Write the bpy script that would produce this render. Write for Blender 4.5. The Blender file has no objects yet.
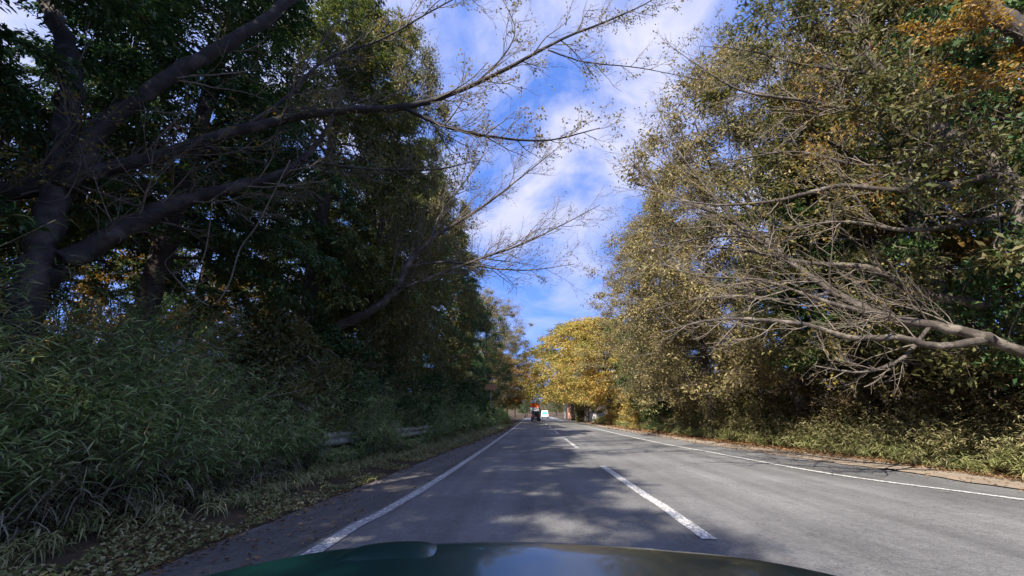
import bpy, math, random
import numpy as np
from mathutils import Vector

C = bpy.context.scene.collection
S = bpy.context.scene
R = math.radians

# ------------------------------------------------------------------ camera
F_PX, CAM_H = 400.0, 1.2
PITCH = math.atan((414 - 288) / F_PX)
YAW = math.atan((533 - 512) / (F_PX / math.cos(PITCH)))
cam_d = bpy.data.cameras.new("dash_camera")
cam = bpy.data.objects.new("dash_camera", cam_d)
C.objects.link(cam)
cam.location = (0, 0, CAM_H)
cam.rotation_euler = (math.pi / 2 + PITCH, 0, YAW)
cam_d.sensor_width = 36.0
cam_d.lens = 36.0 * F_PX / 1024
cam_d.clip_start = 0.05
cam_d.clip_end = 3000
S.camera = cam

# ------------------------------------------------------------------ sky, sun, exposure
SUN_EL, SUN_AZ = 42.0, 27.0            # degrees; azimuth left of straight behind the car
world = bpy.data.worlds.new("World")
S.world = world
world.use_nodes = True
wn, wl = world.node_tree.nodes, world.node_tree.links
wn.clear()
w_out = wn.new("ShaderNodeOutputWorld")
w_bg = wn.new("ShaderNodeBackground")
w_bg.inputs["Strength"].default_value = 0.1
sky = wn.new("ShaderNodeTexSky")
sky.sky_type = 'NISHITA'
sky.sun_disc = False
sky.sun_elevation = R(SUN_EL)
sky.sun_rotation = R(180 + SUN_AZ)
sky.air_density, sky.dust_density, sky.ozone_density = 1.0, 0.1, 4.0
hsv = wn.new("ShaderNodeHueSaturation")
hsv.inputs["Hue"].default_value = 0.515
hsv.inputs["Saturation"].default_value = 1.14
hsv.inputs["Value"].default_value = 1.2
wl.new(sky.outputs[0], hsv.inputs["Color"])
tc = wn.new("ShaderNodeTexCoord")
lift = wn.new("ShaderNodeVectorMath"); lift.operation = 'ADD'; lift.inputs[1].default_value = (0, 0, 0.45)   # clear autumn air: little pale haze low down
nrm = wn.new("ShaderNodeVectorMath"); nrm.operation = 'NORMALIZE'
wl.new(tc.outputs["Generated"], lift.inputs[0]); wl.new(lift.outputs[0], nrm.inputs[0]); wl.new(nrm.outputs[0], sky.inputs["Vector"])
sep = wn.new("ShaderNodeSeparateXYZ")
wl.new(tc.outputs["Generated"], sep.inputs[0])
zadd = wn.new("ShaderNodeMath"); zadd.operation = 'ADD'; zadd.inputs[1].default_value = 0.22
wl.new(sep.outputs["Z"], zadd.inputs[0])
zmax = wn.new("ShaderNodeMath"); zmax.operation = 'MAXIMUM'; zmax.inputs[1].default_value = 0.05
wl.new(zadd.outputs[0], zmax.inputs[0])
dx = wn.new("ShaderNodeMath"); dx.operation = 'DIVIDE'
dy = wn.new("ShaderNodeMath"); dy.operation = 'DIVIDE'
wl.new(sep.outputs["X"], dx.inputs[0]); wl.new(zmax.outputs[0], dx.inputs[1])
wl.new(sep.outputs["Y"], dy.inputs[0]); wl.new(zmax.outputs[0], dy.inputs[1])
comb = wn.new("ShaderNodeCombineXYZ")
wl.new(dx.outputs[0], comb.inputs[0]); wl.new(dy.outputs[0], comb.inputs[1])
mp = wn.new("ShaderNodeMapping")
mp.inputs["Location"].default_value = (9.2, 8.8, 0)
mp.inputs["Scale"].default_value = (2.6, 2.0, 1)
wl.new(comb.outputs[0], mp.inputs["Vector"])
cn = wn.new("ShaderNodeTexNoise")
cn.inputs["Scale"].default_value = 1.0
cn.inputs["Detail"].default_value = 12
cn.inputs["Roughness"].default_value = 0.6
cn.inputs["Distortion"].default_value = 0.5
wl.new(mp.outputs[0], cn.inputs["Vector"])
cr = wn.new("ShaderNodeValToRGB")
cr.color_ramp.elements[0].position = 0.41
cr.color_ramp.elements[0].color = (0, 0, 0, 1)
cr.color_ramp.elements[1].position = 0.64
cr.color_ramp.elements[1].color = (1, 1, 1, 1)
wl.new(cn.outputs[0], cr.inputs[0])
cmix = wn.new("ShaderNodeMixRGB")
cmix.inputs["Color2"].default_value = (2.3, 2.32, 2.95, 1)
mr = wn.new("ShaderNodeMapRange"); mr.inputs["From Min"].default_value = 0.12; mr.inputs["From Max"].default_value = 0.52; mr.inputs["To Min"].default_value = 0.12
wl.new(sep.outputs["Z"], mr.inputs["Value"])
cm = wn.new("ShaderNodeMath"); cm.operation = 'MULTIPLY'
wl.new(cr.outputs[0], cm.inputs[0]); wl.new(mr.outputs[0], cm.inputs[1])
wl.new(cm.outputs[0], cmix.inputs["Fac"])
wl.new(hsv.outputs[0], cmix.inputs["Color1"])
wl.new(cmix.outputs[0], w_bg.inputs["Color"])
wl.new(w_bg.outputs[0], w_out.inputs["Surface"])

sun_d = bpy.data.lights.new("sun", 'SUN')
sun_d.energy = 3.0
sun_d.angle = R(0.53)
sun_d.color = (1.0, 0.93, 0.82)
sun = bpy.data.objects.new("sun", sun_d)
C.objects.link(sun)
a, e = R(SUN_AZ), R(SUN_EL)
sun.rotation_euler = Vector((math.sin(a) * math.cos(e), math.cos(a) * math.cos(e), -math.sin(e))).to_track_quat('-Z', 'Y').to_euler()

S.view_settings.view_transform = 'Standard'
S.view_settings.look = 'None'
S.view_settings.exposure = 1.9
S.view_settings.gamma = 1.0
S.render.engine = 'CYCLES'
S.cycles.max_bounces = 6
S.cycles.diffuse_bounces = 4
S.cycles.transmission_bounces = 4
S.cycles.use_denoising = True

# ------------------------------------------------------------------ helpers: surveying
_F = np.array([0, math.cos(PITCH), math.sin(PITCH)])
_U = np.array([0, -math.sin(PITCH), math.cos(PITCH)])
_R = np.array([1.0, 0, 0])
def at(u, v, y):
    """world point seen at (u, v) of the photograph, y metres up the road"""
    d = _F + _R * (u - 512) / F_PX - _U * (v - 288) / F_PX
    c, s = math.cos(YAW), math.sin(YAW)
    d = np.array([c * d[0] - s * d[1], s * d[0] + c * d[1], d[2]])
    return d * y / d[1] + np.array([0, 0, CAM_H])

def unit(v):
    v = np.asarray(v, float)
    n = np.linalg.norm(v, axis=-1, keepdims=True)
    return v / np.maximum(n, 1e-9)

def smooth_path(pts, sub=5):
    """Catmull-Rom through the points (any number of columns)"""
    p = np.asarray(pts, float)
    p = np.vstack([2 * p[0] - p[1], p, 2 * p[-1] - p[-2]])
    out = []
    for i in range(1, len(p) - 2):
        for t in np.linspace(0, 1, sub, endpoint=False):
            a0, a1, a2, a3 = p[i - 1], p[i], p[i + 1], p[i + 2]
            out.append(0.5 * (2 * a1 + (a2 - a0) * t + (2 * a0 - 5 * a1 + 4 * a2 - a3) * t * t + (3 * a1 - a0 - 3 * a2 + a3) * t ** 3))
    out.append(p[-2])
    return np.array(out)

# ------------------------------------------------------------------ helpers: meshes
class MB:
    def __init__(self):
        self.v, self.q, self.t, self.n = [], [], [], 0
    def add(self, v, quads=None, tris=None):
        v = np.asarray(v, float).reshape(-1, 3)
        if quads is not None and len(quads): self.q.append(np.asarray(quads, int).reshape(-1, 4) + self.n)
        if tris is not None and len(tris): self.t.append(np.asarray(tris, int).reshape(-1, 3) + self.n)
        self.v.append(v); self.n += len(v)
    def tube(self, pts, rad, sides=5, cap=True, rough=0.0, rng=None):
        pts = np.asarray(pts, float); n = len(pts)
        rad = np.broadcast_to(np.asarray(rad, float), (n,))
        tan = unit(np.gradient(pts, axis=0))
        ref = np.array([0.31, 0.2, 0.93]) if abs(tan[0][2]) < 0.8 else np.array([1.0, 0.1, 0])
        s = unit(np.cross(tan, ref)); b = np.cross(tan, s)
        ang = np.arange(sides) * 2 * math.pi / sides
        r = rad[:, None] * np.ones((1, sides))
        if rough and rng is not None:
            r = r * (1 + rough * rng.normal(size=r.shape))
        ring = pts[:, None, :] + r[..., None] * (np.cos(ang)[None, :, None] * s[:, None, :] + np.sin(ang)[None, :, None] * b[:, None, :])
        i = np.arange(n - 1)[:, None] * sides; k = np.arange(sides)[None, :]; k2 = (k + 1) % sides
        q = np.stack([i + k, i + k2, i + sides + k2, i + sides + k], -1).reshape(-1, 4)
        v = ring.reshape(-1, 3)
        tr = []
        if cap:
            v = np.vstack([v, pts[-1] + tan[-1] * rad[-1] * 0.6, pts[0]])
            m = (n - 1) * sides
            tr = [(m + j, m + (j + 1) % sides, n * sides) for j in range(sides)] + [((j + 1) % sides, j, n * sides + 1) for j in range(sides)]
        self.add(v, q, tr)
    def box(self, c, s, rz=0.0, taper=1.0):
        x, y, z = np.asarray(s, float) / 2
        v = np.array([(-x, -y, -z), (x, -y, -z), (x, y, -z), (-x, y, -z), (-x * taper, -y * taper, z), (x * taper, -y * taper, z), (x * taper, y * taper, z), (-x * taper, y * taper, z)])
        co, si = math.cos(rz), math.sin(rz)
        v = np.stack([v[:, 0] * co - v[:, 1] * si, v[:, 0] * si + v[:, 1] * co, v[:, 2]], 1) + np.asarray(c, float)
        self.add(v, [(0, 3, 2, 1), (4, 5, 6, 7), (0, 1, 5, 4), (1, 2, 6, 5), (2, 3, 7, 6), (3, 0, 4, 7)])
    def grid(self, P):
        P = np.asarray(P, float); n, m = P.shape[:2]
        i, j = np.meshgrid(np.arange(n - 1), np.arange(m - 1), indexing='ij')
        b = i * m + j
        self.add(P.reshape(-1, 3), np.stack([b, b + m, b + m + 1, b + 1], -1).reshape(-1, 4))
    def prism(self, prof, w, c=(0, 0, 0), taper=None):
        """side profile [(y, z)] extruded along x"""
        n = len(prof); a = np.array([(-w / 2, y, z) for y, z in prof]); b = np.array([(w / 2, y, z) for y, z in prof])
        if taper:
            for k in range(n):
                f = taper(prof[k][1]); a[k, 0] *= f; b[k, 0] *= f
        v = np.vstack([a, b]) + np.asarray(c, float)
        q = [(k, k + n, (k + 1) % n + n, (k + 1) % n) for k in range(n)]
        cy = np.mean(a, 0) + np.asarray(c, float); dy_ = np.mean(b, 0) + np.asarray(c, float)
        v = np.vstack([v, cy, dy_])
        t = [(k, (k + 1) % n, 2 * n) for k in range(n)] + [((k + 1) % n + n, k + n, 2 * n + 1) for k in range(n)]
        self.add(v, q, t)
    def mesh(self, name, mat, off=(0, 0, 0), shade=True):
        me = bpy.data.meshes.new(name)
        v = np.vstack(self.v) - np.asarray(off, float)
        q = np.vstack(self.q) if self.q else np.zeros((0, 4), int)
        t = np.vstack(self.t) if self.t else np.zeros((0, 3), int)
        me.vertices.add(len(v)); me.vertices.foreach_set("co", v.astype(np.float32).ravel())
        me.loops.add(q.size + t.size)
        me.loops.foreach_set("vertex_index", np.concatenate([q.ravel(), t.ravel()]).astype(np.int32))
        me.polygons.add(len(q) + len(t))
        st = np.concatenate([np.arange(len(q)) * 4, q.size + np.arange(len(t)) * 3]).astype(np.int32)
        me.polygons.foreach_set("loop_start", st)
        me.polygons.foreach_set("use_smooth", np.full(len(q) + len(t), shade, dtype=bool))
        me.materials.append(mat)
        me.update(calc_edges=True)
        return me

def link(name, me, parent=None, kind=None):
    o = bpy.data.objects.new(name, me); C.objects.link(o)
    if parent is not None: o.parent = parent
    if kind: o["kind"] = kind
    return o
def part(name, mb, mat, root, shade=True, kind=None):
    return link(name, mb.mesh(name, mat, root_loc(root), shade), root, kind)
def root_loc(r):
    l = np.array(r.location)
    while r.parent is not None:
        r = r.parent; l = l + np.array(r.location)
    return l
def thing(name, label, cat, loc=(0, 0, 0), group=None):
    o = bpy.data.objects.new(name, None); C.objects.link(o)
    o.location = tuple(loc); o.empty_display_size = 0.3
    o["label"], o["category"] = label, cat
    if group: o["group"] = group
    return o
def tag(o, label, cat, group=None):
    o["label"], o["category"] = label, cat
    if group: o["group"] = group
    return o
def copy_tree(src, loc, rz, sc, label, group=None, mats=None):
    r = src.copy(); C.objects.link(r)
    r.location = loc; r.rotation_euler = (0, 0, rz); r.scale = sc if hasattr(sc, '__len__') else (sc, sc, sc)
    r["label"] = label
    if group: r["group"] = group
    elif "group" in r: del r["group"]
    for ch in src.children:
        c = ch.copy(); C.objects.link(c); c.parent = r
        if c.material_slots: c.material_slots[0].link = 'DATA'
        if mats and c.name.split('.')[0] in mats:
            c.material_slots[0].link = 'OBJECT'; c.material_slots[0].material = mats[c.name.split('.')[0]]
    return r

# ------------------------------------------------------------------ helpers: leaves
def leaves(mb, pos, d, nrm, L, W, fold=0.25, tip=0.0):
    """kite shaped leaves, one quad each"""
    pos, d = np.asarray(pos), unit(d)
    s = unit(np.cross(d, nrm)); n = np.cross(s, d)
    L, W = np.broadcast_to(L, len(pos))[:, None], np.broadcast_to(W, len(pos))[:, None]
    m = pos + d * L * 0.42 + n * L * 0.04
    v = np.stack([pos, m + s * W / 2 + n * W * fold, pos + d * L - n * L * tip, m - s * W / 2 + n * W * fold], 1)
    k = np.arange(len(pos))[:, None] * 4 + np.arange(4)[None]
    mb.add(v.reshape(-1, 3), k)
def blades(mb, pos, d, nrm, L, W, droop=0.3):
    """long bending blades, two quads and a tip"""
    pos, d = np.asarray(pos), unit(d)
    s = unit(np.cross(d, nrm))
    L, W = np.broadcast_to(L, len(pos))[:, None], np.broadcast_to(W, len(pos))[:, None]
    dn = np.array([[0, 0, -1.0]])
    p1 = pos + d * L * 0.35 + dn * L * 0.05 * droop; p2 = pos + d * L * 0.7 + dn * L * 0.3 * droop
    p3 = pos + d * L * 0.97 + dn * L * 0.75 * droop
    v = np.stack([pos - s * W * .2, pos + s * W * .2, p1 - s * W / 2, p1 + s * W / 2, p2 - s * W * .38, p2 + s * W * .38, p3], 1)
    k = np.arange(len(pos))[:, None] * 7
    q = np.concatenate([k + np.array([[0, 1, 3, 2]]), k + np.array([[2, 3, 5, 4]])])
    mb.add(v.reshape(-1, 3), q, k + np.array([[4, 5, 6]]))

# ------------------------------------------------------------------ materials
def new_mat(name):
    m = bpy.data.materials.new(name); m.use_nodes = True
    nt = m.node_tree; nt.nodes.clear()
    return m, nt.nodes, nt.links
def ramp(nodes, stops, interp='LINEAR'):
    r = nodes.new("ShaderNodeValToRGB"); cr_ = r.color_ramp; cr_.interpolation = interp
    while len(cr_.elements) < len(stops): cr_.elements.new(0.5)
    for el, (p, c) in zip(cr_.elements, stops):
        el.position = p; el.color = (*c, 1)
    return r
def noise(nodes, links, scale, detail=4, rough=0.55, coord=None, vec=None):
    n = nodes.new("ShaderNodeTexNoise")
    n.inputs["Scale"].default_value = scale; n.inputs["Detail"].default_value = detail; n.inputs["Roughness"].default_value = rough
    if vec is None:
        g = nodes.new("ShaderNodeNewGeometry"); vec = g.outputs["Position"]
    links.new(vec, n.inputs["Vector"])
    return n
def math_node(nodes, links, op, a, b):
    n = nodes.new("ShaderNodeMath"); n.operation = op
    for i, x in enumerate((a, b)):
        if hasattr(x, 'links'): links.new(x, n.inputs[i])
        else: n.inputs[i].default_value = x
    return n.outputs[0]
def mix(nodes, links, fac, a, b, blend='MIX'):
    n = nodes.new("ShaderNodeMixRGB"); n.blend_type = blend
    for i, x in zip(("Fac", "Color1", "Color2"), (fac, a, b)):
        if hasattr(x, 'links'): links.new(x, n.inputs[i])
        elif i == "Fac": n.inputs[i].default_value = x
        else: n.inputs[i].default_value = (*x, 1)
    return n.outputs[0]
def leaf_mat(name, cols, trans=0.3, rough=0.5, spec=0.3, clump=0.6, hue=None):
    """leaf colour varies leaf by leaf and, more slowly, clump by clump"""
    m, N, L = new_mat(name)
    g = N.new("ShaderNodeNewGeometry")
    n = noise(N, L, clump, 3)
    f = math_node(N, L, 'ADD', math_node(N, L, 'MULTIPLY', g.outputs["Random Per Island"], 0.6), math_node(N, L, 'MULTIPLY', math_node(N, L, 'SUBTRACT', n.outputs[0], 0.3), 0.9))
    r = ramp(N, [((i + 0.2) / len(cols), c) for i, c in enumerate(cols)])
    L.new(f, r.inputs[0])
    p = N.new("ShaderNodeBsdfPrincipled")
    L.new(r.outputs[0], p.inputs["Base Color"])
    p.inputs["Roughness"].default_value = rough; p.inputs["Specular IOR Level"].default_value = spec
    t = N.new("ShaderNodeBsdfTranslucent")
    hs = N.new("ShaderNodeHueSaturation"); hs.inputs["Saturation"].default_value = 1.15; hs.inputs["Value"].default_value = 1.2
    L.new(r.outputs[0], hs.inputs["Color"]); L.new(hs.outputs[0], t.inputs["Color"])
    ms = N.new("ShaderNodeMixShader"); ms.inputs[0].default_value = trans
    L.new(p.outputs[0], ms.inputs[1]); L.new(t.outputs[0], ms.inputs[2])
    o = N.new("ShaderNodeOutputMaterial"); L.new(ms.outputs[0], o.inputs[0])
    return m
def bark_mat(name, dark, light, patch=None, scale=9):
    m, N, L = new_mat(name)
    n1 = noise(N, L, scale, 6, 0.65); n2 = noise(N, L, scale * 0.35, 3)
    r = ramp(N, [(0.3, dark), (0.7, light)]); L.new(n1.outputs[0], r.inputs[0])
    col = r.outputs[0]
    if patch:
        r2 = ramp(N, [(0.52, (0, 0, 0)), (0.62, (1, 1, 1))]); L.new(n2.outputs[0], r2.inputs[0])
        col = mix(N, L, r2.outputs[0], col, patch)
    p = N.new("ShaderNodeBsdfPrincipled"); L.new(col, p.inputs["Base Color"]); p.inputs["Roughness"].default_value = 0.85
    b = N.new("ShaderNodeBump"); b.inputs["Strength"].default_value = 1.0; b.inputs["Distance"].default_value = 0.04
    L.new(n1.outputs[0], b.inputs["Height"]); L.new(b.outputs[0], p.inputs["Normal"])
    o = N.new("ShaderNodeOutputMaterial"); L.new(p.outputs[0], o.inputs[0])
    return m
def plain(name, col, rough=0.5, metal=0.0, coat=0.0, var=0.12, scale=14, spec=0.5):
    m, N, L = new_mat(name)
    n = noise(N, L, scale, 5)
    r = ramp(N, [(0.3, tuple(c * (1 - var) for c in col)), (0.7, tuple(min(1, c * (1 + var)) for c in col))]); L.new(n.outputs[0], r.inputs[0])
    p = N.new("ShaderNodeBsdfPrincipled"); L.new(r.outputs[0], p.inputs["Base Color"])
    p.inputs["Roughness"].default_value = rough; p.inputs["Metallic"].default_value = metal; p.inputs["Coat Weight"].default_value = coat
    p.inputs["Coat Roughness"].default_value = 0.05; p.inputs["Specular IOR Level"].default_value = spec
    o = N.new("ShaderNodeOutputMaterial"); L.new(p.outputs[0], o.inputs[0])
    return m
def asphalt_mat(name, c0, c1, marks=None):
    m, N, L = new_mat(name)
    g = N.new("ShaderNodeNewGeometry")
    big = noise(N, L, 0.35, 4); mid = noise(N, L, 6, 5, 0.6); fine = noise(N, L, 70, 6, 0.8)
    vo = N.new("ShaderNodeTexVoronoi"); vo.inputs["Scale"].default_value = 42; L.new(g.outputs["Position"], vo.inputs["Vector"])
    r = ramp(N, [(0.46, c0), (0.80, c1)]); 
    f = math_node(N, L, 'ADD', math_node(N, L, 'MULTIPLY', big.outputs[0], 0.45), math_node(N, L, 'ADD', math_node(N, L, 'MULTIPLY', mid.outputs[0], 0.2), math_node(N, L, 'MULTIPLY', fine.outputs[0], 0.6)))
    L.new(f, r.inputs[0])
    # pale chips of aggregate
    sp = ramp(N, [(0.0, (1, 1, 1)), (0.2, (0, 0, 0))]); L.new(vo.outputs["Distance"], sp.inputs[0])
    vr = ramp(N, [(0.62, (0, 0, 0)), (0.7, (1, 1, 1))]); L.new(vo.outputs["Color"], vr.inputs[0])
    chip = math_node(N, L, 'MULTIPLY', sp.outputs[0], vr.outputs[0])
    col = mix(N, L, math_node(N, L, 'MULTIPLY', chip, 0.7), r.outputs[0], (0.34, 0.33, 0.31))
    # wheel tracks and long streaks of wear, patches of newer surface
    st = N.new("ShaderNodeMapping"); st.inputs["Scale"].default_value = (1.5, .06, 1); L.new(g.outputs["Position"], st.inputs[0])
    sn = noise(N, L, 1.0, 5, .6, vec=st.outputs[0])
    sr = ramp(N, [(.35, (.72, .72, .72)), (.65, (1.18, 1.18, 1.18))]); L.new(sn.outputs[0], sr.inputs[0])
    col = mix(N, L, 1.0, col, sr.outputs[0], 'MULTIPLY')
    gn = noise(N, L, 22, 6, .85); gr_ = ramp(N, [(.3, (.6, .6, .6)), (.7, (1.4, 1.4, 1.4))]); L.new(gn.outputs[0], gr_.inputs[0])
    col = mix(N, L, 1.0, col, gr_.outputs[0], 'MULTIPLY')
    # hairline cracks
    wv = N.new("ShaderNodeMapping"); wv.inputs["Scale"].default_value = (0.55, 0.28, 1)
    nd = noise(N, L, 1.2, 5, 0.6)
    va = N.new("ShaderNodeVectorMath"); va.operation = 'ADD'
    L.new(g.outputs["Position"], wv.inputs[0]); L.new(wv.outputs[0], va.inputs[0]); L.new(nd.outputs["Color"], va.inputs[1])
    vc = N.new("ShaderNodeTexVoronoi"); vc.feature = 'DISTANCE_TO_EDGE'; vc.inputs["Scale"].default_value = 0.8; L.new(va.outputs[0], vc.inputs["Vector"])
    ck = ramp(N, [(0.0, (1, 1, 1)), (0.006, (0, 0, 0))]); L.new(vc.outputs["Distance"], ck.inputs[0])
    col = mix(N, L, math_node(N, L, 'MULTIPLY', ck.outputs[0], 0.45), col, (0.035, 0.034, 0.034))
    p = N.new("ShaderNodeBsdfPrincipled"); L.new(col, p.inputs["Base Color"]); p.inputs["Roughness"].default_value = 0.78
    p.inputs["Specular IOR Level"].default_value = 0.35
    b = N.new("ShaderNodeBump"); b.inputs["Strength"].default_value = 0.5; b.inputs["Distance"].default_value = 0.008
    L.new(math_node(N, L, 'ADD', fine.outputs[0], vo.outputs["Distance"]), b.inputs["Height"]); L.new(b.outputs[0], p.inputs["Normal"])
    o = N.new("ShaderNodeOutputMaterial"); L.new(p.outputs[0], o.inputs[0])
    return m
def line_mat(name, wear):
    m, N, L = new_mat(name)
    g = N.new("ShaderNodeNewGeometry")
    n1 = noise(N, L, 26, 6, 0.7)
    nd = noise(N, L, 7, 3)
    va = N.new("ShaderNodeVectorMath"); va.operation = 'ADD'
    mpn = N.new("ShaderNodeMapping"); mpn.inputs["Scale"].default_value = (1, 0.6, 1)
    L.new(g.outputs["Position"], mpn.inputs[0]); L.new(mpn.outputs[0], va.inputs[0])
    sc = N.new("ShaderNodeVectorMath"); sc.operation = 'SCALE'; sc.inputs["Scale"].default_value = 0.06; L.new(nd.outputs["Color"], sc.inputs[0])
    L.new(sc.outputs[0], va.inputs[1])
    vc = N.new("ShaderNodeTexVoronoi"); vc.feature = 'DISTANCE_TO_EDGE'; vc.inputs["Scale"].default_value = 17; L.new(va.outputs[0], vc.inputs["Vector"])
    ck = ramp(N, [(0.07, (1, 1, 1)), (0.17, (0, 0, 0))]); L.new(vc.outputs["Distance"], ck.inputs[0])
    w = ramp(N, [(wear, (0, 0, 0)), (wear + 0.12, (1, 1, 1))]); L.new(n1.outputs[0], w.inputs[0])
    k = math_node(N, L, 'MAXIMUM', math_node(N, L, 'MULTIPLY', ck.outputs[0], 0.75), w.outputs[0])
    col = mix(N, L, k, (.66, .65, .62), (0.17, 0.165, 0.16))
    p = N.new("ShaderNodeBsdfPrincipled"); L.new(col, p.inputs["Base Color"]); p.inputs["Roughness"].default_value = 0.7
    o = N.new("ShaderNodeOutputMaterial"); L.new(p.outputs[0], o.inputs[0])
    return m
def soil_mat(name, cols, scale=3):
    m, N, L = new_mat(name)
    n = noise(N, L, scale, 8, 0.65); f = noise(N, L, 60, 3, 0.6)
    r = ramp(N, [(0.25 + 0.5 * i / (len(cols) - 1), c) for i, c in enumerate(cols)])
    L.new(math_node(N, L, 'ADD', math_node(N, L, 'MULTIPLY', n.outputs[0], 0.7), math_node(N, L, 'MULTIPLY', f.outputs[0], 0.3)), r.inputs[0])
    p = N.new("ShaderNodeBsdfPrincipled"); L.new(r.outputs[0], p.inputs["Base Color"]); p.inputs["Roughness"].default_value = 0.95
    p.inputs["Specular IOR Level"].default_value = 0.1
    b = N.new("ShaderNodeBump"); b.inputs["Strength"].default_value = 0.7; b.inputs["Distance"].default_value = 0.03
    L.new(f.outputs[0], b.inputs["Height"]); L.new(b.outputs[0], p.inputs["Normal"])
    o = N.new("ShaderNodeOutputMaterial"); L.new(p.outputs[0], o.inputs[0])
    return m

M = {}
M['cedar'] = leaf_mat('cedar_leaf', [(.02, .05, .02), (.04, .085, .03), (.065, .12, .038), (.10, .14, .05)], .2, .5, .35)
M['cedar_sunlit'] = leaf_mat('cedar_leaf_sunlit', [(.04, .07, .025), (.08, .115, .035), (.14, .17, .05), (.23, .22, .08)], .25, .5, .35)  # brighter, yellower copy of the cedar leaf: sunlit tops put into the colour
M['evergreen'] = leaf_mat('evergreen_leaf', [(.025, .06, .025), (.04, .09, .03), (.075, .12, .04), (.12, .15, .055)], .25, .55, .2)
M['olive'] = leaf_mat('olive_leaf', [(.11, .092, .05), (.18, .15, .072), (.26, .215, .098), (.36, .285, .13), (.15, .17, .06)], .3, .55, .3)
M['olive_green'] = leaf_mat('olive_green_leaf', [(.05, .07, .022), (.10, .11, .032), (.16, .145, .05), (.23, .18, .07)], .3, .55, .3)
M['thicket'] = leaf_mat('thicket_leaf', [(.10, .085, .045), (.16, .14, .07), (.24, .21, .10), (.34, .30, .16), (.13, .17, .06)], .3, .55, .3, clump=.9)
M['wood_green'] = leaf_mat('wood_green_leaf', [(.05, .055, .022), (.08, .09, .032), (.125, .125, .045), (.18, .15, .065), (.06, .10, .032)], .3, .55, .25, clump=.8)
M['brown'] = leaf_mat('dry_brown_leaf', [(.06, .04, .022), (.10, .065, .035), (.14, .10, .05), (.07, .07, .03)], .3, .6, .2)
M['gold'] = leaf_mat('golden_leaf', [(.17, .2, .06), (.30, .31, .09), (.45, .38, .12), (.48, .32, .10), (.46, .25, .08)], .45, .55, .3, clump=.25)
M['orange'] = leaf_mat('orange_leaf', [(.2, .11, .03), (.30, .17, .045), (.36, .23, .07), (.22, .17, .05)], .35, .55, .3)
M['cherry'] = leaf_mat('cherry_leaf', [(.10, .13, .03), (.19, .18, .04), (.26, .2, .05), (.2, .12, .04)], .4, .5, .3)
M['sasa'] = leaf_mat('bamboo_grass_leaf', [(.10, .17, .055), (.17, .26, .085), (.27, .33, .12), (.42, .40, .2)], .3, .6, .15, clump=.9)
M['sasa_dry'] = leaf_mat('dry_bamboo_grass', [(.10, .09, .06), (.17, .15, .10), (.36, .32, .22)], .3, .6, .2)
M['verge'] = leaf_mat('verge_grass', [(.11, .15, .05), (.19, .21, .075), (.29, .28, .12), (.42, .37, .2)], .3, .5, .3, clump=1.4)
M['litter'] = leaf_mat('fallen_leaf', [(.07, .04, .022), (.14, .075, .035), (.22, .12, .055), (.3, .2, .10)], .1, .7, .2)
M['bark'] = bark_mat('dark_bark', (.022, .017, .014), (.075, .058, .048))
M['cherry_bark'] = bark_mat('cherry_bark', (.010, .0075, .006), (.032, .025, .02), (.06, .05, .04), 7)
M['pale_bark'] = bark_mat('pale_bark', (.03, .024, .019), (.085, .066, .05), (.16, .135, .105), 8)
M['twig'] = bark_mat('twig_bark', (.06, .048, .04), (.17, .14, .11), None, 5)
M['pale_twig'] = bark_mat('pale_twig_bark', (.09, .07, .052), (.22, .18, .135), None, 5)
M['asphalt'] = asphalt_mat('asphalt', (.075, .074, .073), (.225, .222, .216))
M['shoulder'] = asphalt_mat('shoulder_asphalt', (.075, .07, .066), (.15, .14, .13))
M['line'] = line_mat('road_paint', .50)
M['line_worn'] = line_mat('road_paint_worn', .47)
M['soil'] = soil_mat('forest_soil', [(.03, .022, .016), (.06, .045, .03), (.09, .065, .04), (.06, .07, .03)], 2)
M['dirt'] = soil_mat('verge_dirt', [(.2, .155, .115), (.29, .235, .18), (.38, .31, .24)], 1.6)
M['green_paint'] = plain('dark_green_car_paint', (.004, .036, .032),   .32, .05, .6, .08)
M['rubber'] = plain('rubber', (.02, .02, .02), .8)
M['black'] = plain('black_trim', (.015, .015, .016), .4)
M['glass'] = plain('dark_glass', (.02, .03, .035), .06, 0, 1.0)
M['chrome'] = plain('bright_metal', (.6, .6, .6), .2, 1.0)
M['steel'] = plain('weathered_rail_steel', (.33, .32, .27), .6, .0, 0, .3, 5)
M['red'] = plain('red_paint', (.95, .11, .03), .4)
M['white'] = plain('white_paint', (.8, .8, .78), .45)
M['teal'] = plain('teal_glass', (.05, .35, .36), .2)
M['lamp_red'] = plain('red_lamp', (.4, .02, .02), .2)
M['salmon'] = plain('salmon_wall', (.6, .30, .22), .8)
M['sign_orange'] = plain('faded_orange_board', (.42, .2, .09), .6, 0, 0, .3)
M['roof'] = plain('grey_roof', (.2, .19, .19), .7)

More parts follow.
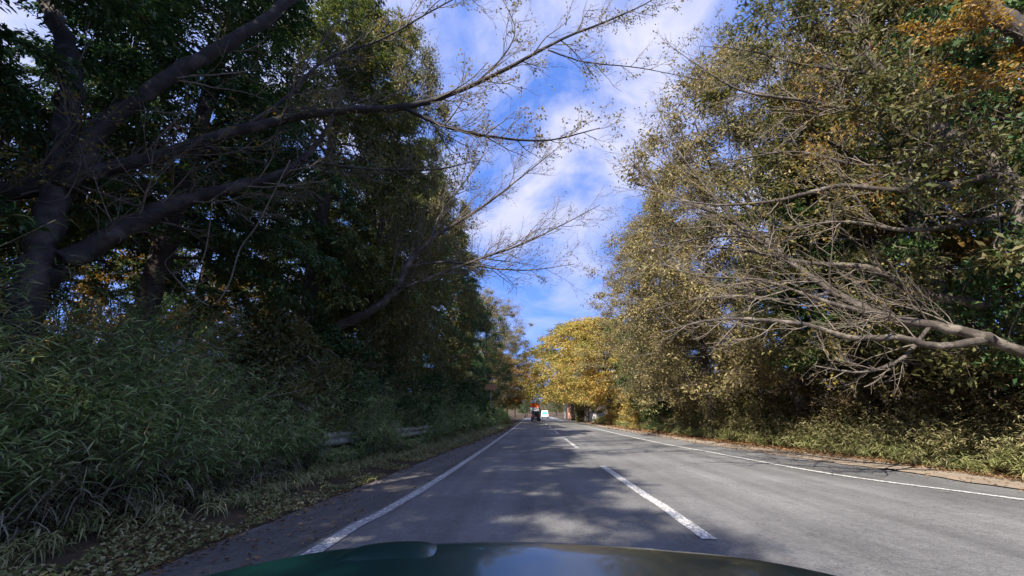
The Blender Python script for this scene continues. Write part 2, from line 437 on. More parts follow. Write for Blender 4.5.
# ------------------------------------------------------------------ ground, road, markings
def ground_z(x, y):
    x, y = np.asarray(x, float), np.asarray(y, float)
    sm = lambda t: np.clip(t, 0, 1) ** 2 * (3 - 2 * np.clip(t, 0, 1))
    z = -0.02 + 0 * x
    z = z + 0.05 * sm((-3.05 - x) / 0.8) + 0.85 * sm((-4.2 - x) / 3.2) + 0.5 * sm((-9 - x) / 12)
    z = z + 0.03 * sm((x - 8.0) / 0.8) + 0.45 * sm((x - 9.2) / 3.0) + 0.6 * sm((x - 12) / 12)
    z = z + 9 * sm((np.abs(x - 2) - 26) / 40) * sm((300 - np.abs(y - 40)) / 60) + 9 * sm((y - 250) / 60)
    off = sm((np.abs(x - 2.4) - 6.4) / 2.5)
    z = z + off * (0.09 * np.sin(x * 1.7 + y * .6) * np.sin(y * .9 - x * .4) + .06 * np.sin(y * 2.3 + x))
    return z
def gz(x, y): return float(ground_z(x, y))

xs = np.concatenate([-np.geomspace(1500, 14, 24), np.linspace(-13, 16, 88), np.geomspace(17, 1500, 24)])
ys = np.concatenate([-np.geomspace(900, 12, 14), np.linspace(-11, 60, 180), np.geomspace(61, 2200, 50)])
X, Y = np.meshgrid(xs, ys, indexing='ij')
mb = MB(); mb.grid(np.stack([X, Y, ground_z(X, Y)], -1))
link('ground', mb.mesh('ground', M['soil']), kind='structure')

RIGHT_LINE = np.array([(8.0, -60), (7.9, 0), (7.55, 5), (7.1, 7), (6.2, 9.5), (5.8, 14.2), (5.4, 21), (5.3, 41), (5.3, 90), (6.3, 140), (14, 230), (60, 420)])
RIGHT_EDGE = np.array([(8.8, -60), (8.7, 0), (8.35, 5), (8.05, 8), (7.95, 10.2), (7.4, 14.7), (7.0, 24.7), (6.8, 41), (6.8, 90), (7.8, 140), (15.5, 230), (61.5, 420)])
LEFT_EDGE = np.array([(-3.1, -60), (-3.1, 0), (-3.05, 5), (-2.95, 10), (-2.5, 30), (-2.45, 60), (-2.45, 90), (-1.4, 140), (6.3, 230), (52, 420)])
LEFT_LINE = np.array([(-2.0, -60), (-2.0, 0), (-2.0, 4), (-1.83, 8.3), (-1.75, 18), (-1.75, 38), (-1.75, 90), (-.7, 140), (7, 230), (53, 420)])
CENTRE = np.array([(1.75, -60), (1.75, 0), (1.72, 6), (1.64, 12), (1.6, 22), (1.6, 41), (1.6, 90), (2.6, 140), (10.3, 230), (56, 420)])
def xat(c, y): return np.interp(y, c[:, 1], c[:, 0])
def sm_curve(c): return smooth_path(c, 6)
for nm in ('RIGHT_LINE', 'RIGHT_EDGE', 'LEFT_EDGE', 'LEFT_LINE', 'CENTRE'):
    globals()[nm] = sm_curve(globals()[nm])
rng = np.random.default_rng(7)
def strip(name, ca, cb, y0, y1, z, mat, step=0.5, across=2, kind='structure', jag=0.0):
    n = max(2, int((y1 - y0) / step) + 1)
    yy = np.linspace(y0, y1, n) if y1 - y0 < 80 else np.concatenate([np.arange(y0, 60, step), np.geomspace(60, y1, 60)])
    a, b = ca(yy), cb(yy)
    if jag: 
        a = a + jag * rng.normal(size=len(yy)); b = b + jag * rng.normal(size=len(yy))
    t = np.linspace(0, 1, across)[None]
    x = a[:, None] * (1 - t) + b[:, None] * t
    zz = z(x, yy[:, None] + 0 * x) if callable(z) else np.full(x.shape, z)
    m_ = MB(); m_.grid(np.stack([x, yy[:, None] + 0 * x, zz], -1)[::-1])
    return link(name, m_.mesh(name, mat), kind=kind)
strip('road', lambda y: xat(LEFT_EDGE, y), lambda y: xat(RIGHT_EDGE, y), -60, 240, 0.0, M['asphalt'], .35, 14, jag=0.02)
# darker, patched asphalt of the left shoulder
strip('road_shoulder', lambda y: xat(LEFT_EDGE, y) + .03, lambda y: xat(LEFT_LINE, y) - .14, -20, 75, 0.004, M['shoulder'], .35, 3, jag=.02)
HW = 0.075
lw = strip('edge_line', lambda y: xat(LEFT_LINE, y) - HW, lambda y: xat(LEFT_LINE, y) + HW, -20, 235, 0.009, M['line_worn'], .5)
rw = strip('edge_line', lambda y: xat(RIGHT_LINE, y) - HW, lambda y: xat(RIGHT_LINE, y) + HW, -20, 235, 0.009, M['line'], .5)
for k in range(-1, 19):
    y0 = 4.66 + 11.15 * k
    strip('centre_dash', lambda y: xat(CENTRE, y) - HW, lambda y: xat(CENTRE, y) + HW, y0, y0 + 5.9, 0.008, M['line'], .5)
strip('dirt_verge', lambda y: xat(RIGHT_EDGE, y) - .05, lambda y: xat(RIGHT_EDGE, y) + 1.5, -15, 90, lambda x, y: np.maximum(ground_z(x, y) + .006, 0.005 + .02 * np.clip((x - 7.2), 0, 1)) , M['dirt'], .3, 7, jag=.06)

# ------------------------------------------------------------------ branches
def wander(rng, p, d, L, n, w, up=0.0, grav=0.0):
    pts = [np.array(p, float)]; d = unit(d)
    for i in range(n):
        d = unit(d + rng.normal(size=3) * w + np.array([0, 0, up - grav * i / n]))
        pts.append(pts[-1] + d * L / n)
    return np.array(pts)
def twigify(mb, rng, path, rad, count, length, level, anchors, t0=0.3, up=0.12, bias=(0, 0, 0), spread=0.7, sides=4, wob=0.13):
    """side branches of a limb, then theirs in turn; the last ones give leaf anchors"""
    n = len(path); tan = unit(np.gradient(path, axis=0))
    for k in range(count):
        t = t0 + (1 - t0) * (k + rng.random()) / count
        i = min(n - 1, int(t * (n - 1)))
        perp = rng.normal(size=3); perp -= tan[i] * perp.dot(tan[i]); perp = unit(perp)
        d = tan[i] * rng.uniform(.35, .9) + perp * spread + np.array([0, 0, up]) + np.asarray(bias)
        L = length * rng.uniform(.45, 1.15) * (1.15 - .5 * t)
        pts = wander(rng, path[i], d, L, 7 if level > 0 else 5, wob, up * .35)
        r0 = min(rad[i] * .62, .006 + L * .0085)
        rr = np.linspace(r0, max(.003, r0 * .3), len(pts))
        mb.tube(pts, rr, sides if level > 0 else 3, cap=False)
        if level > 0:
            twigify(mb, rng, pts, rr, max(3, min(7, int(count * .4))), L * .62, level - 1, anchors, .25, up, bias, spread * .85, 3, wob)
        else:
            anchors.append(np.hstack([pts[-1], pts[-1] - pts[-2]])); anchors.append(np.hstack([pts[2], pts[-1] - pts[-2]]))
def spray(mb, rng, anchors, k, spread_len, L, W, droop=.25, up=.9, jit=.5):
    A = np.asarray(anchors); A = np.repeat(A, k, axis=0); n = len(A)
    d = unit(A[:, 3:])
    side = unit(np.cross(d, np.array([0, 0, 1.0])) + 1e-6) * rng.choice([-1, 1], n)[:, None]
    pos = A[:, :3] + d * (rng.random((n, 1)) - .4) * spread_len + rng.normal(size=(n, 3)) * spread_len * .12
    dl = d * rng.uniform(.1, 1, (n, 1)) + side * rng.uniform(.2, 1, (n, 1)) + rng.normal(size=(n, 3)) * .3 - np.array([0, 0, droop])
    nr = np.array([0, 0, up]) + rng.normal(size=(n, 3)) * jit
    leaves(mb, pos, dl, nr, L * rng.uniform(.6, 1.25, n), W * rng.uniform(.7, 1.2, n))

# ------------------------------------------------------------------ tree kinds (local coordinates, base at the origin)
def crown_mass(rng, centres, k, size, L, W, flat=.75):
    """leaf clumps: k leaves about each centre, facing every way"""
    m = MB(); n = len(centres) * k
    c = np.repeat(centres, k, axis=0); sz = np.repeat(size, k)[:, None]
    r = rng.normal(size=(n, 3)); r = unit(r) * rng.random((n, 1)) ** .75
    pos = c + r * sz * np.array([1, 1, flat])
    d = unit(r * .7 + rng.normal(size=(n, 3)) * .6 - np.array([0, 0, .3]))
    nr = r * .5 + np.array([0, 0, .6]) + rng.normal(size=(n, 3)) * .55
    leaves(m, pos, d, nr, L * rng.uniform(.45, 1.6, n), W * rng.uniform(.6, 1.45, n))
    return m
def make_broad(name, seed, label, cat, h, rad, z0, n_cl, k, L, W, leaf, bark, twig, lean=(0, 0), limbs=7, dead=60, cl=(.35, .8), low=.18):
    rng = np.random.default_rng(seed)
    root = thing(name, label, cat)
    tk = MB()
    top = np.array([lean[0], lean[1], h * .8])
    tp = smooth_path([(0, 0, -.25), (rng.normal() * .15, rng.normal() * .15, h * .2), (top[0] * .5 + rng.normal() * .3, top[1] * .5 + rng.normal() * .3, h * .5), top], 5)
    tr = np.linspace(.016 * h + .05, .03, len(tp)); tr[0] *= 1.35
    tk.tube(tp, tr, 8, rough=.05, rng=rng)
    nodes = [tp[4:]]
    for i in range(limbs):
        t = rng.uniform(.25, .85); s = tp[int(t * (len(tp) - 1))]
        az = i * 2.4 + rng.normal() * .3
        d = np.array([math.cos(az), math.sin(az), rng.uniform(.3, .9)])
        lp = wander(rng, s, d, rad * rng.uniform(.7, 1.05), 8, .16, .05)
        tk.tube(lp, np.linspace(tr[int(t * (len(tp) - 1))] * .6, .018, len(lp)), 6, cap=False)
        nodes.append(lp[2:])
    nodes = np.vstack(nodes)
    # clump centres fill an uneven crown, denser towards its skin
    pts = []
    ph = rng.uniform(0, 6.28, 6)
    while len(pts) < n_cl:
        z = rng.uniform(0, 1); az = rng.uniform(0, 6.28)
        prof = math.sin(math.pi * min(1, z * (1 - low) + low)) ** .6
        bump = 1 + .24 * math.sin(3 * az + ph[0] + 5 * z) + .19 * math.sin(5 * az + ph[1] - 8 * z) + .12 * math.sin(11 * z + ph[2] + az)
        r = rad * prof * bump * (rng.random() ** .33)
        pts.append((math.cos(az) * r + lean[0] * z, math.sin(az) * r + lean[1] * z, z0 + z * (h - z0) * (1 + .05 * math.sin(3 * az + ph[3]))))
    pts = np.array(pts)
    br = MB()
    for p in pts[np.argsort([np.min(np.sum((nodes - p) ** 2, 1)) for p in pts])]:
        q = nodes[np.argmin(np.sum((nodes - p) ** 2, 1) + rng.random(len(nodes)) * .6)]
        mid = (p + q) / 2 + rng.normal(size=3) * .12 + np.array([0, 0, -.1])
        br.tube(smooth_path([q, mid, p], 3), np.linspace(.022, .008, 7), 3, cap=False)
        nodes = np.vstack([nodes, mid, p])
    for j in range(dead):            # bare twigs that stick out of the crown
        p = pts[rng.integers(len(pts))]
        o = np.array([p[0], p[1], 0]); o = unit(o) if np.linalg.norm(o) > .1 else np.array([1.0, 0, 0])
        w_ = wander(rng, p - o * .5, o + rng.normal(size=3) * .5 + np.array([0, 0, .2]), rng.uniform(.9, 2.0), 6, .2, .02)
        br.tube(w_, np.linspace(.013, .003, 7), 3, cap=False)
        for s in (2, 3, 4):
            br.tube(wander(rng, w_[s], w_[s + 1] - w_[s] + rng.normal(size=3) * .2, rng.uniform(.3, .7), 3, .25), np.linspace(.007, .002, 4), 3, cap=False)
    link('trunk', tk.mesh('trunk', bark), root)
    link('branches', br.mesh('branches', twig), root, 'stuff')
    link('crown', crown_mass(rng, pts, k, rng.uniform(cl[0], cl[1], len(pts)), L, W).mesh('crown', leaf), root)
    return root
def make_cedar(name, seed, label, h, rad, leaf, n_b=105, L=.15, W=.045, z0=3.2):
    rng = np.random.default_rng(seed)
    root = thing(name, label, 'tree')
    tk, fol = MB(), MB()
    tp = smooth_path([(0, 0, -.25), (.08, .03, h * .35), (.0, .1, h * .7), (.1, 0, h)], 5)
    tr = np.linspace(.24, .02, len(tp)); tr[0] = .33
    tk.tube(tp, tr, 9, rough=.05, rng=rng)
    anch = []
    for i in range(n_b):
        z = z0 + (h - z0 - .1) * (i + rng.random()) / n_b
        f = (z - z0) / (h - z0)
        s = np.array([np.interp(z, tp[:, 2], tp[:, 0]), np.interp(z, tp[:, 2], tp[:, 1]), z])
        az = i * 2.399 + rng.normal() * .35
        bl = rad * (1 - f ** 1.7 * .82) * rng.uniform(.6, 1.1) * (1 + .22 * math.sin(az * 2 + seed + z * .5))
        d = np.array([math.cos(az), math.sin(az), .25 + .6 * f])
        b = wander(rng, s, d, bl, 9, .07, -.10 + .03 * rng.normal())
        tk.tube(b, np.linspace(.012 + bl * .010, .006, 10), 4, cap=False)
        tan = unit(np.gradient(b, axis=0))
        nb = int(6 + bl * 5)
        for j in range(nb):
            t = .22 + .78 * (j + rng.random()) / nb
            k = min(9, int(t * 9)); sd = unit(np.cross(tan[k], (0, 0, 1))) * (1 if j % 2 else -1)
            dd = tan[k] * .75 + sd * rng.uniform(.35, 1) + np.array([0, 0, rng.normal() * .22])
            l2 = (.95 - .45 * t) * rng.uniform(.6, 1.2) * min(1, .4 + bl * .3)
            p = wander(rng, b[k], dd, l2, 4, .10, -.10)
            for q in range(1, 5): anch.append(np.hstack([p[q], p[q] - p[q - 1]]))
        anch.append(np.hstack([b[-1], tan[-1]]))
    for q in np.linspace(0, 1, 40):
        anch.append(np.array([.1 + rng.normal() * .12, rng.normal() * .12, h - 1.3 + q * 1.35, rng.normal() * .8, rng.normal() * .8, .5]))
    spray(fol, rng, anch, 11, .34, L, W, droop=.28, up=1.0, jit=.45)
    link('trunk', tk.mesh('trunk', M['bark']), root)
    link('crown', fol.mesh('crown', leaf), root)
    return root

# ---- front row of the wood left of the road (x, y, kind, scale, turn, label)
cedars = [make_cedar('cedar_tree', 11, '', 15.5, 3.7, M['cedar']), make_cedar('cedar_tree', 12, '', 14.5, 3.3, M['cedar'], 95), make_cedar('cedar_tree', 13, '', 16.5, 3.5, M['cedar'], 110)]
broads = [make_broad('evergreen_tree', 21, '', 'tree', 14, 4.2, 1.6, 430, 120, .15, .07, M['evergreen'], M['bark'], M['twig'], dead=40),
          make_broad('mixed_tree', 31, '', 'tree', 16, 4.6, 1.7, 370, 175, .125, .052, M['olive'], M['bark'], M['twig'], dead=560, cl=(.25, 1.0), low=.1),
          make_broad('mixed_tree', 32, '', 'tree', 15, 4.3, 1.5, 340, 175, .125, .052, M['olive_green'], M['bark'], M['twig'], dead=500, cl=(.25, .95), low=.1),
          make_broad('autumn_tree', 41, '', 'tree', 13, 5.6, 2.6, 330, 125, .19, .11, M['gold'], M['bark'], M['twig'], limbs=9, dead=120, cl=(.35, 1.1)),
          make_broad('shrub', 51, '', 'shrub', 3.0, 1.6, .15, 120, 110, .11, .05, M['evergreen'], M['bark'], M['twig'], limbs=6, dead=25, cl=(.22, .42))]
used = set()
def place(src, x, y, rz, sc, label, group=None, mats=None):
    scv = sc if hasattr(sc, '__len__') else (sc, sc, sc)
    if id(src) not in used:
        used.add(id(src))
        src.location = (x, y, gz(x, y)); src.rotation_euler = (0, 0, rz); src.scale = scv; src["label"] = label
        if group: src["group"] = group
        if mats:
            for c in src.children:
                n_ = c.name.split('.')[0]
                if n_ in mats: c.material_slots[0].link = 'OBJECT'; c.material_slots[0].material = mats[n_]
        return src
    return copy_tree(src, (x, y, gz(x, y)), rz, scv, label, group, mats)
LT = {'crown': M['cedar_sunlit']}  # crowns given the leaf colour with sunlight painted in
E1, E2, E3 = cedars
EV, OL, OG, GO, SH = broads
LG = 'front row of trees left of the road'
place(E1, -8.0, 7.6, .3, 1.06, 'tall dark evergreen close behind the nearest forked cherry trunk, left roadside', LG)
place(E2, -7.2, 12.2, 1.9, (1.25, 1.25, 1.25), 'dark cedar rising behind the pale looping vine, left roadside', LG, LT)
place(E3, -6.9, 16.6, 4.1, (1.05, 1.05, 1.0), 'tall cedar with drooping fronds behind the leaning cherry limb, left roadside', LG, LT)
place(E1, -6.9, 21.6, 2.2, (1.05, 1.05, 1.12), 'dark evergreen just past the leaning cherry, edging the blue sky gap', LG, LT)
place(EV, -7.4, 26.6, 1.0, (1.0, 1.0, 1.25), 'broad olive-topped evergreen following the cedars on the left roadside', LG, {'crown': M['olive_green']})
place(E2, -6.7, 32.0, .7, (1.1, 1.1, 1.15), 'slim cedar beyond the olive-topped evergreen on the left roadside', LG)
place(E3, -6.8, 38.5, 3.0, 1.0, 'cedar standing behind the small orange sign board', LG)
place(EV, -7.3, 46.0, 5.0, 1.0, 'broad evergreen beyond the small orange sign board', LG)
place(OL, -6.4, 55.0, 2.5, (1.25, 1.25, 1.05), 'brownish half-bare tree near the far end of the left tree row', LG)
place(EV, -7.4, 63.0, 1.7, (1.05, 1.05, .8), 'green broad tree between the half-bare and the russet tree, far left row', LG)
place(GO, -7.0, 72.0, .5, (1.3, 1.3, .82), 'russet autumn tree at the far end of the left tree row', LG, {'crown': M['orange']})
place(OG, -6.2, 84.0, 1.5, (1.6, 1.6, 1.2), 'wide olive tree reaching over the road behind the distant vehicles, left side', LG)
place(OG, -6.4, 104.0, 1.5, .95, 'far olive tree closing the left row beyond the last dark conifer', LG)
place(OG, -5.9, 14.4, 2.6, (.72, .72, 1.22), 'slender olive tree with a thin light crown above the leaning cherry', LG)
BG = 'deeper trees of the wood left of the road'
for x, y, s_, lab in [(-13, 9.5, E2, 'dark evergreen in the second row, behind the nearest forked cherry'), (-13.5, 15, E3, 'dark evergreen in the second row, behind the looping vine'),
                      (-12.5, 20.5, E1, 'dark evergreen in the second row, behind the leaning cherry trunk'), (-13.5, 26, E2, 'dark evergreen in the second row, behind the olive-topped evergreen'),
                      (-13, 33, E3, 'dark evergreen in the second row, behind the slim cedar'), (-14, 42, E1, 'dark evergreen in the second row, behind the orange sign board'), (-15, 54, E2, 'dark evergreen in the second row, behind the half-bare brown tree')]:
    place(s_, x, y, rng.uniform(0, 6), rng.uniform(.9, 1.08), lab, BG)
for x, y, sc_, lab in [(-17, 7, .7, 'orange autumn tree glimpsed inside the left wood behind the nearest cherry'), (-19, 16, .75, 'orange autumn tree glimpsed between trunks left of the leaning cherry'), (-20, 27, .8, 'orange autumn tree deepest in the left wood behind the leaning cherry')]:
    place(GO, x, y, rng.uniform(0, 6), sc_, lab, 'autumn trees inside the left wood', {'crown': M['orange']})
for x, y, s_ in [(-8.3, 2.6, E3), (-7.3, -1.2, E1), (-7.0, -6.4, E2), (-7.0, -12.0, EV), (-12.5, -4, E2), (-12.5, 3.5, E1)]:
    place(s_, x, y, rng.uniform(0, 6), rng.uniform(1.0, 1.1), 'dark evergreen beside and behind the car that shades the left lane', 'trees level with the car on the left')

RG = 'front row of trees right of the road'
place(EV, 12.6, 7.6, .4, (.9, .9, .95), 'leafy green evergreen behind the low spreading limbs, nearest on the right', RG)
place(OL, 11.4, 11.4, 1.4, (1.2, 1.2, 1.02), 'vine-hung brown tree behind the spreading cherry limbs, right roadside', RG, {'crown': M['wood_green']})
place(E3, 11.0, 14.2, .9, (1.0, 1.0, .86), 'green cedar between the vine-hung tree and the tall olive tree, right roadside', RG, {'crown': M['evergreen']})
place(OG, 10.6, 16.8, 3.3, (1.34, 1.34, 1.24), 'tall olive tree whose crown leans into the sky, right roadside', RG, {'crown': M['olive']})
place(OL, 9.4, 22.5, 4.4, (1.1, 1.1, 1.0), 'sunlit tan tree past the tall olive one, right roadside', RG)
place(OG, 10.2, 28.5, 5.5, 1.05, 'yellowish leafy tree midway down the right roadside', RG, {'crown': M['olive']})
place(EV, 10.6, 33.5, 2.0, (.85, .85, .8), 'green-leaved evergreen among tan trees on the right roadside', RG)
place(OL, 11.2, 39.0, .2, 1.1, 'tan half-bare tree before the golden tree, right roadside', RG)
place(GO, 8.4, 46.0, 1.2, (1.05, 1.05, .88), 'golden autumn tree arching over the road from the right', RG)
place(OG, 9.6, 53.0, 1.1, .88, 'olive green tree standing between the two big golden trees', RG)
place(GO, 7.6, 61.0, 3.6, (1.6, 1.6, 1.12), 'orange-tinted golden tree farther along, right of the distant vehicles', RG)
place(GO, 7.6, 80.0, 5.2, (1.5, 1.5, 1.4), 'yellow-green tree at the far end behind the white post', RG, {'crown': M['olive_green']})
place(OG, 8.6, 106.0, 5.2, 1.0, 'far olive tree right of the road past the salmon house', RG)
for x, y, s_, lab in [(17, 9, E1, 'dark conifer behind the nearest leafy evergreen on the right'), (16.5, 15, OL, 'tan tree behind the green cedar on the right'), (16, 21, E3, 'conifer behind the tall olive tree on the right'),
                      (16, 27.5, E2, 'conifer behind the sunlit tan tree on the right'), (16, 35, OG, 'greenish tree behind the right-hand evergreen'), (17, 45, OL, 'tan tree behind the half-bare tree on the right'),
                      (18, 58, OG, 'greenish tree behind the arching golden tree'), (22, 14, E3, 'conifer deepest in the right wood, behind the tan tree'), (22, 24, OG, 'greenish tree deepest in the right wood, behind the conifers'),
                      (19, 70, OG, 'greenish tree behind the low pale wall'), (25, 84, OL, 'tan tree behind the salmon house'), (18, 78, EV, 'dark leafy tree beside the salmon house'), (30, 98, OG, 'farthest greenish tree behind the salmon house')]:
    place(s_, x, y, rng.uniform(0, 6), rng.uniform(.85, 1.0), lab, 'deeper trees right of the road')
place(GO, 15.0, 13.0, 2.2, (.8, .8, 1.42), 'orange-topped autumn tree rising over the nearest right-hand trees', None, {'crown': M['orange']})
for x, y, s_, sc_, lab in [(2.5, 190, OG, 1.1, 'olive tree straight ahead where the road bends'), (-5.5, 128, E2, .9, 'dark conifer left of where the road bends'), (13, 125, OL, .9, 'tan tree right of the road before the bend'), (-3, 160, EV, 1.1, 'rounded green tree at the left of the road bend'),
                          (18, 150, GO, 1.0, 'orange autumn tree on the inside of the road bend'), (-3, 215, E3, 1.2, 'tall conifer behind the road bend'), (12, 215, EV, 1.3, 'wide dark tree behind the road bend')]:
    place(s_, x, y, rng.uniform(0, 6), sc_, lab, 'trees at the end of the road', {'crown': M['orange']} if s_ is GO else None)

# ---- shrubs
for x, y, sc_, lab in [(-6.1, 9.4, .95, 'yellow-green shrub poking out of the bamboo grass near the looping vine'), (-6.3, 11.6, .95, 'dark leafy shrub below the leaning cherry limb'), (-5.9, 14.6, .9, 'dense dark shrub beyond the leaning cherry base'),
                       (-5.6, 18.5, .95, 'rounded dark shrub behind the far guardrail stretch'), (-5.4, 23.0, 1.0, 'tall dark roadside shrub on the left where the guardrail ends'),
                       (-5.2, 28.5, 1.05, 'bushy dark shrub just before the orange sign board'), (-5.4, 36, 1.1, 'dark shrub past the orange sign board on the left verge')]:
    place(SH, x, y, rng.uniform(0, 6), (sc_ * 1.1, sc_ * 1.1, sc_), lab, 'shrubs on the left verge', {'crown': M['olive_green']} if 'yellow' in lab else None)
for x, y, sc_, m_, lab in [(11.4, 10.2, .8, 'brown', 'brown vine-tangled shrub below the pale low limb'), (11.6, 13.2, .9, 'brown', 'dry brown shrub mound left of the pale low limb'), (11.9, 7.9, .8, 'evergreen', 'green shrub at the foot of the right-hand cherry trunk'),
                           (11.4, 16.6, .95, 'brown', 'tall dry brown shrub under the tall olive tree'), (11, 21, .9, 'olive_green', 'olive shrub at the foot of the sunlit tan tree'),
                           (10.6, 26, 1.0, 'olive_green', 'yellow-green shrub midway along the right verge'), (9.9, 30.5, 1.0, 'evergreen', 'bright green shrub before the yellow bush on the right verge'),
                           (9.4, 35.5, 1.1, 'gold', 'yellow bush glowing beneath the golden tree, right verge'), (8.3, 66.0, 1.25, 'olive_green', 'leafy bush hiding part of the salmon house, right verge'),
                           (9.4, 44.5, .95, 'gold', 'smaller yellow bush farther on near the white wall')]:
    place(SH, x, y, rng.uniform(0, 6), (sc_ * 1.15, sc_ * 1.15, sc_), lab, 'shrubs on the right verge', {'crown': M[m_]})

# ------------------------------------------------------------------ cherries with limbs over the road
def px_path(pts, sub=6):
    """(u, v, y, radius) rows to a smooth path in the world"""
    p = np.array([np.hstack([at(u, v, y), r]) for u, v, y, r in pts])
    s = smooth_path(p, sub)
    return s[:, :3], np.maximum(s[:, 3], .003)
def cherry(label, base, limbs, seed, bark, twig, leaf_k, group, base_r=.3, name='cherry_tree', leafmat='cherry'):
    rng = np.random.default_rng(seed)
    root = thing(name, label, 'tree', base, group)
    tw, anch = MB(), []
    for nm, pts, tws in limbs:
        path, rad = px_path(pts)
        if nm == 'trunk' :
            p0 = np.array([base[0], base[1], base[2] - .2])
            mid = (p0 + path[0]) / 2 + np.array([-.05, .03, 0])
            ext = smooth_path(np.vstack([np.hstack([p0, base_r]), np.hstack([mid, base_r * .8]), np.hstack([path[0], rad[0]])]), 4)
            path = np.vstack([ext[:-1, :3], path]); rad = np.concatenate([ext[:-1, 3], rad])
        b = MB()
        jit = rng.normal(size=path.shape) * (rad[:, None] * .12)
        b.tube(path + jit, rad, 10 if rad[0] > .05 else 6, rough=.075, rng=rng)
        part(nm, b, bark, root)
        if tws:
            cnt, ln, lv, t0, up, bias = tws
            twigify(tw, rng, path, rad, cnt, ln, lv, anch, t0, up, bias)
    part('twigs', tw, twig, root, kind='stuff')
    if leaf_k:
        anch = np.array(anch); sel = anch[rng.random(len(anch)) < leaf_k[1]]
        f = MB(); spray(f, rng, sel, leaf_k[0],   .3, .07, .04, droop=.5, up=.5, jit=.7)
        part('foliage', f, M[leafmat], root)
    return root
CG = 'cherry trees reaching over the road'
b1 = at(12, 330, 4.7); b1 = np.array([b1[0], b1[1], gz(b1[0], b1[1])])
cherry('nearest cherry tree, thick dark forked trunk at the left edge', b1, [
    ('trunk', [(22, 318, 4.75, .19), (40, 255, 4.8, .17), (56, 190, 4.85, .16), (68, 120, 4.9, .15), (72, 70, 4.95, .15), (60, 30, 5.0, .13), (42, -8, 5.1, .12), (20, -60, 5.2, .1)], (7, 1.3, 1, .35, .2, (0, 0, .1))),
    ('limb', [(66, 190, 4.87, .13), (92, 138, 4.9, .13), (130, 105, 5.0, .12), (185, 68, 5.2, .11), (240, 36, 5.4, .10), (300, -8, 5.7, .09), (350, -60, 6.0, .07)], (9, 1.5, 2, .3, .15, (.2, 0, 0))),
    ('limb', [(15, 305, 4.78, .17), (60, 268, 4.95, .16), (125, 228, 5.3, .145), (185, 200, 5.7, .12), (240, 186, 6.1, .10), (285, 172, 6.5, .08), (320, 140, 6.9, .05), (345, 90, 7.3, .03)], (24, 1.5, 2, .2, .1, (.2, .1, -.1))),
], 101, M['cherry_bark'], M['pale_twig'], None, CG)
b2 = np.array([-6.6, 3.4, 0.0]); b2[2] = gz(b2[0], b2[1])
cherry('cherry tree with one very long limb sweeping across the sky', b2, [
    ('trunk', [(-120, 260, 4.0, .2), (-90, 225, 4.15, .17), (-40, 206, 4.4, .145), (0, 196, 4.6, .13), (80, 176, 5.0, .12), (150, 158, 5.4, .11), (240, 130, 5.9, .095), (320, 113, 6.3, .082), (400, 107, 6.7, .07),
               (440, 98, 6.9, .058), (500, 72, 7.2, .045), (560, 40, 7.5, .032), (605, 22, 7.7, .022), (645, 4, 7.9, .014), (670, -12, 8.0, .008)], (60, 1.6, 2, .15, .08, (.25, .05, 0))),
    ('limb', [(405, 108, 6.72, .045), (425, 118, 6.8, .04), (455, 129, 6.95, .034), (500, 138, 7.2, .028), (550, 140, 7.5, .02), (600, 128, 7.8, .01)], (20, 1.3, 2, .2, .1, (.15, .1, .1))),
    ('limb', [(240, 131, 5.92, .04), (290, 95, 6.2, .035), (325, 60, 6.5, .03), (380, 40, 6.9, .026), (430, 12, 7.2, .02), (470, -10, 7.5, .012)], (20, 1.6, 2, .1, .1, (.15, .1, .05))),
    ('limb', [(548, 50, 7.45, .02), (585, 62, 7.7, .016), (640, 68, 8.0, .012), (700, 80, 8.3, .006)], (12, 1.1, 2, .2, .05, (.1, 0, 0))),
    ('limb', [(470, 88, 7.05, .022), (500, 60, 7.2, .018), (515, 30, 7.3, .014), (500, -6, 7.5, .008)], (12, 1.2, 2, .2, .1, (0, 0, .1))),
    ('limb', [(300, 160, 6.5, .03), (360, 168, 7.0, .025), (430, 170, 7.4, .018), (480, 160, 7.8, .01)], (16, 1.2, 2, .1, .1, (.1, 0, -.1))),
], 102, M['cherry_bark'], M['twig'], (4, .2), CG)
b3 = at(322, 345, 12.0); b3 = np.array([b3[0], b3[1], gz(b3[0], b3[1])])
cherry('leaning cherry tree fanning bare branches into the sky gap', b3, [
    ('trunk', [(330, 330, 12.0, .15), (352, 320, 12.1, .14), (378, 306, 12.2, .13), (397, 288, 12.3, .115), (408, 266, 12.4, .10), (428, 242, 12.6, .08), (452, 226, 12.9, .06), (485, 205, 13.2, .045), (520, 178, 13.6, .03), (555, 150, 14, .015)], (34, 2.3, 2, .35, .1, (.3, 0, .05))),
    ('limb', [(397, 289, 12.3, .07), (425, 280, 12.4, .06), (455, 268, 12.6, .05), (488, 256, 12.9, .04), (520, 245, 13.2, .03), (560, 226, 13.6, .02), (600, 205, 14, .01)], (26, 2.2, 2, .25, .08, (.3, 0, .1))),
    ('limb', [(410, 266, 12.42, .05), (450, 262, 12.8, .04), (490, 268, 13.1, .03), (530, 270, 13.5, .02), (575, 264, 14, .01)], (18, 1.9, 2, .2, .1, (.2, 0, .05))),
    ('limb', [(430, 241, 12.62, .04), (440, 215, 12.9, .033), (462, 185, 13.2, .026), (480, 160, 13.5, .018), (490, 135, 14, .01)], (18, 1.9, 2, .2, .1, (.15, 0, .1))),
], 103, M['pale_bark'], M['twig'], (3, .2), CG, .22)
b4 = np.array([10.6, 8.4, 0]); b4[2] = gz(b4[0], b4[1])
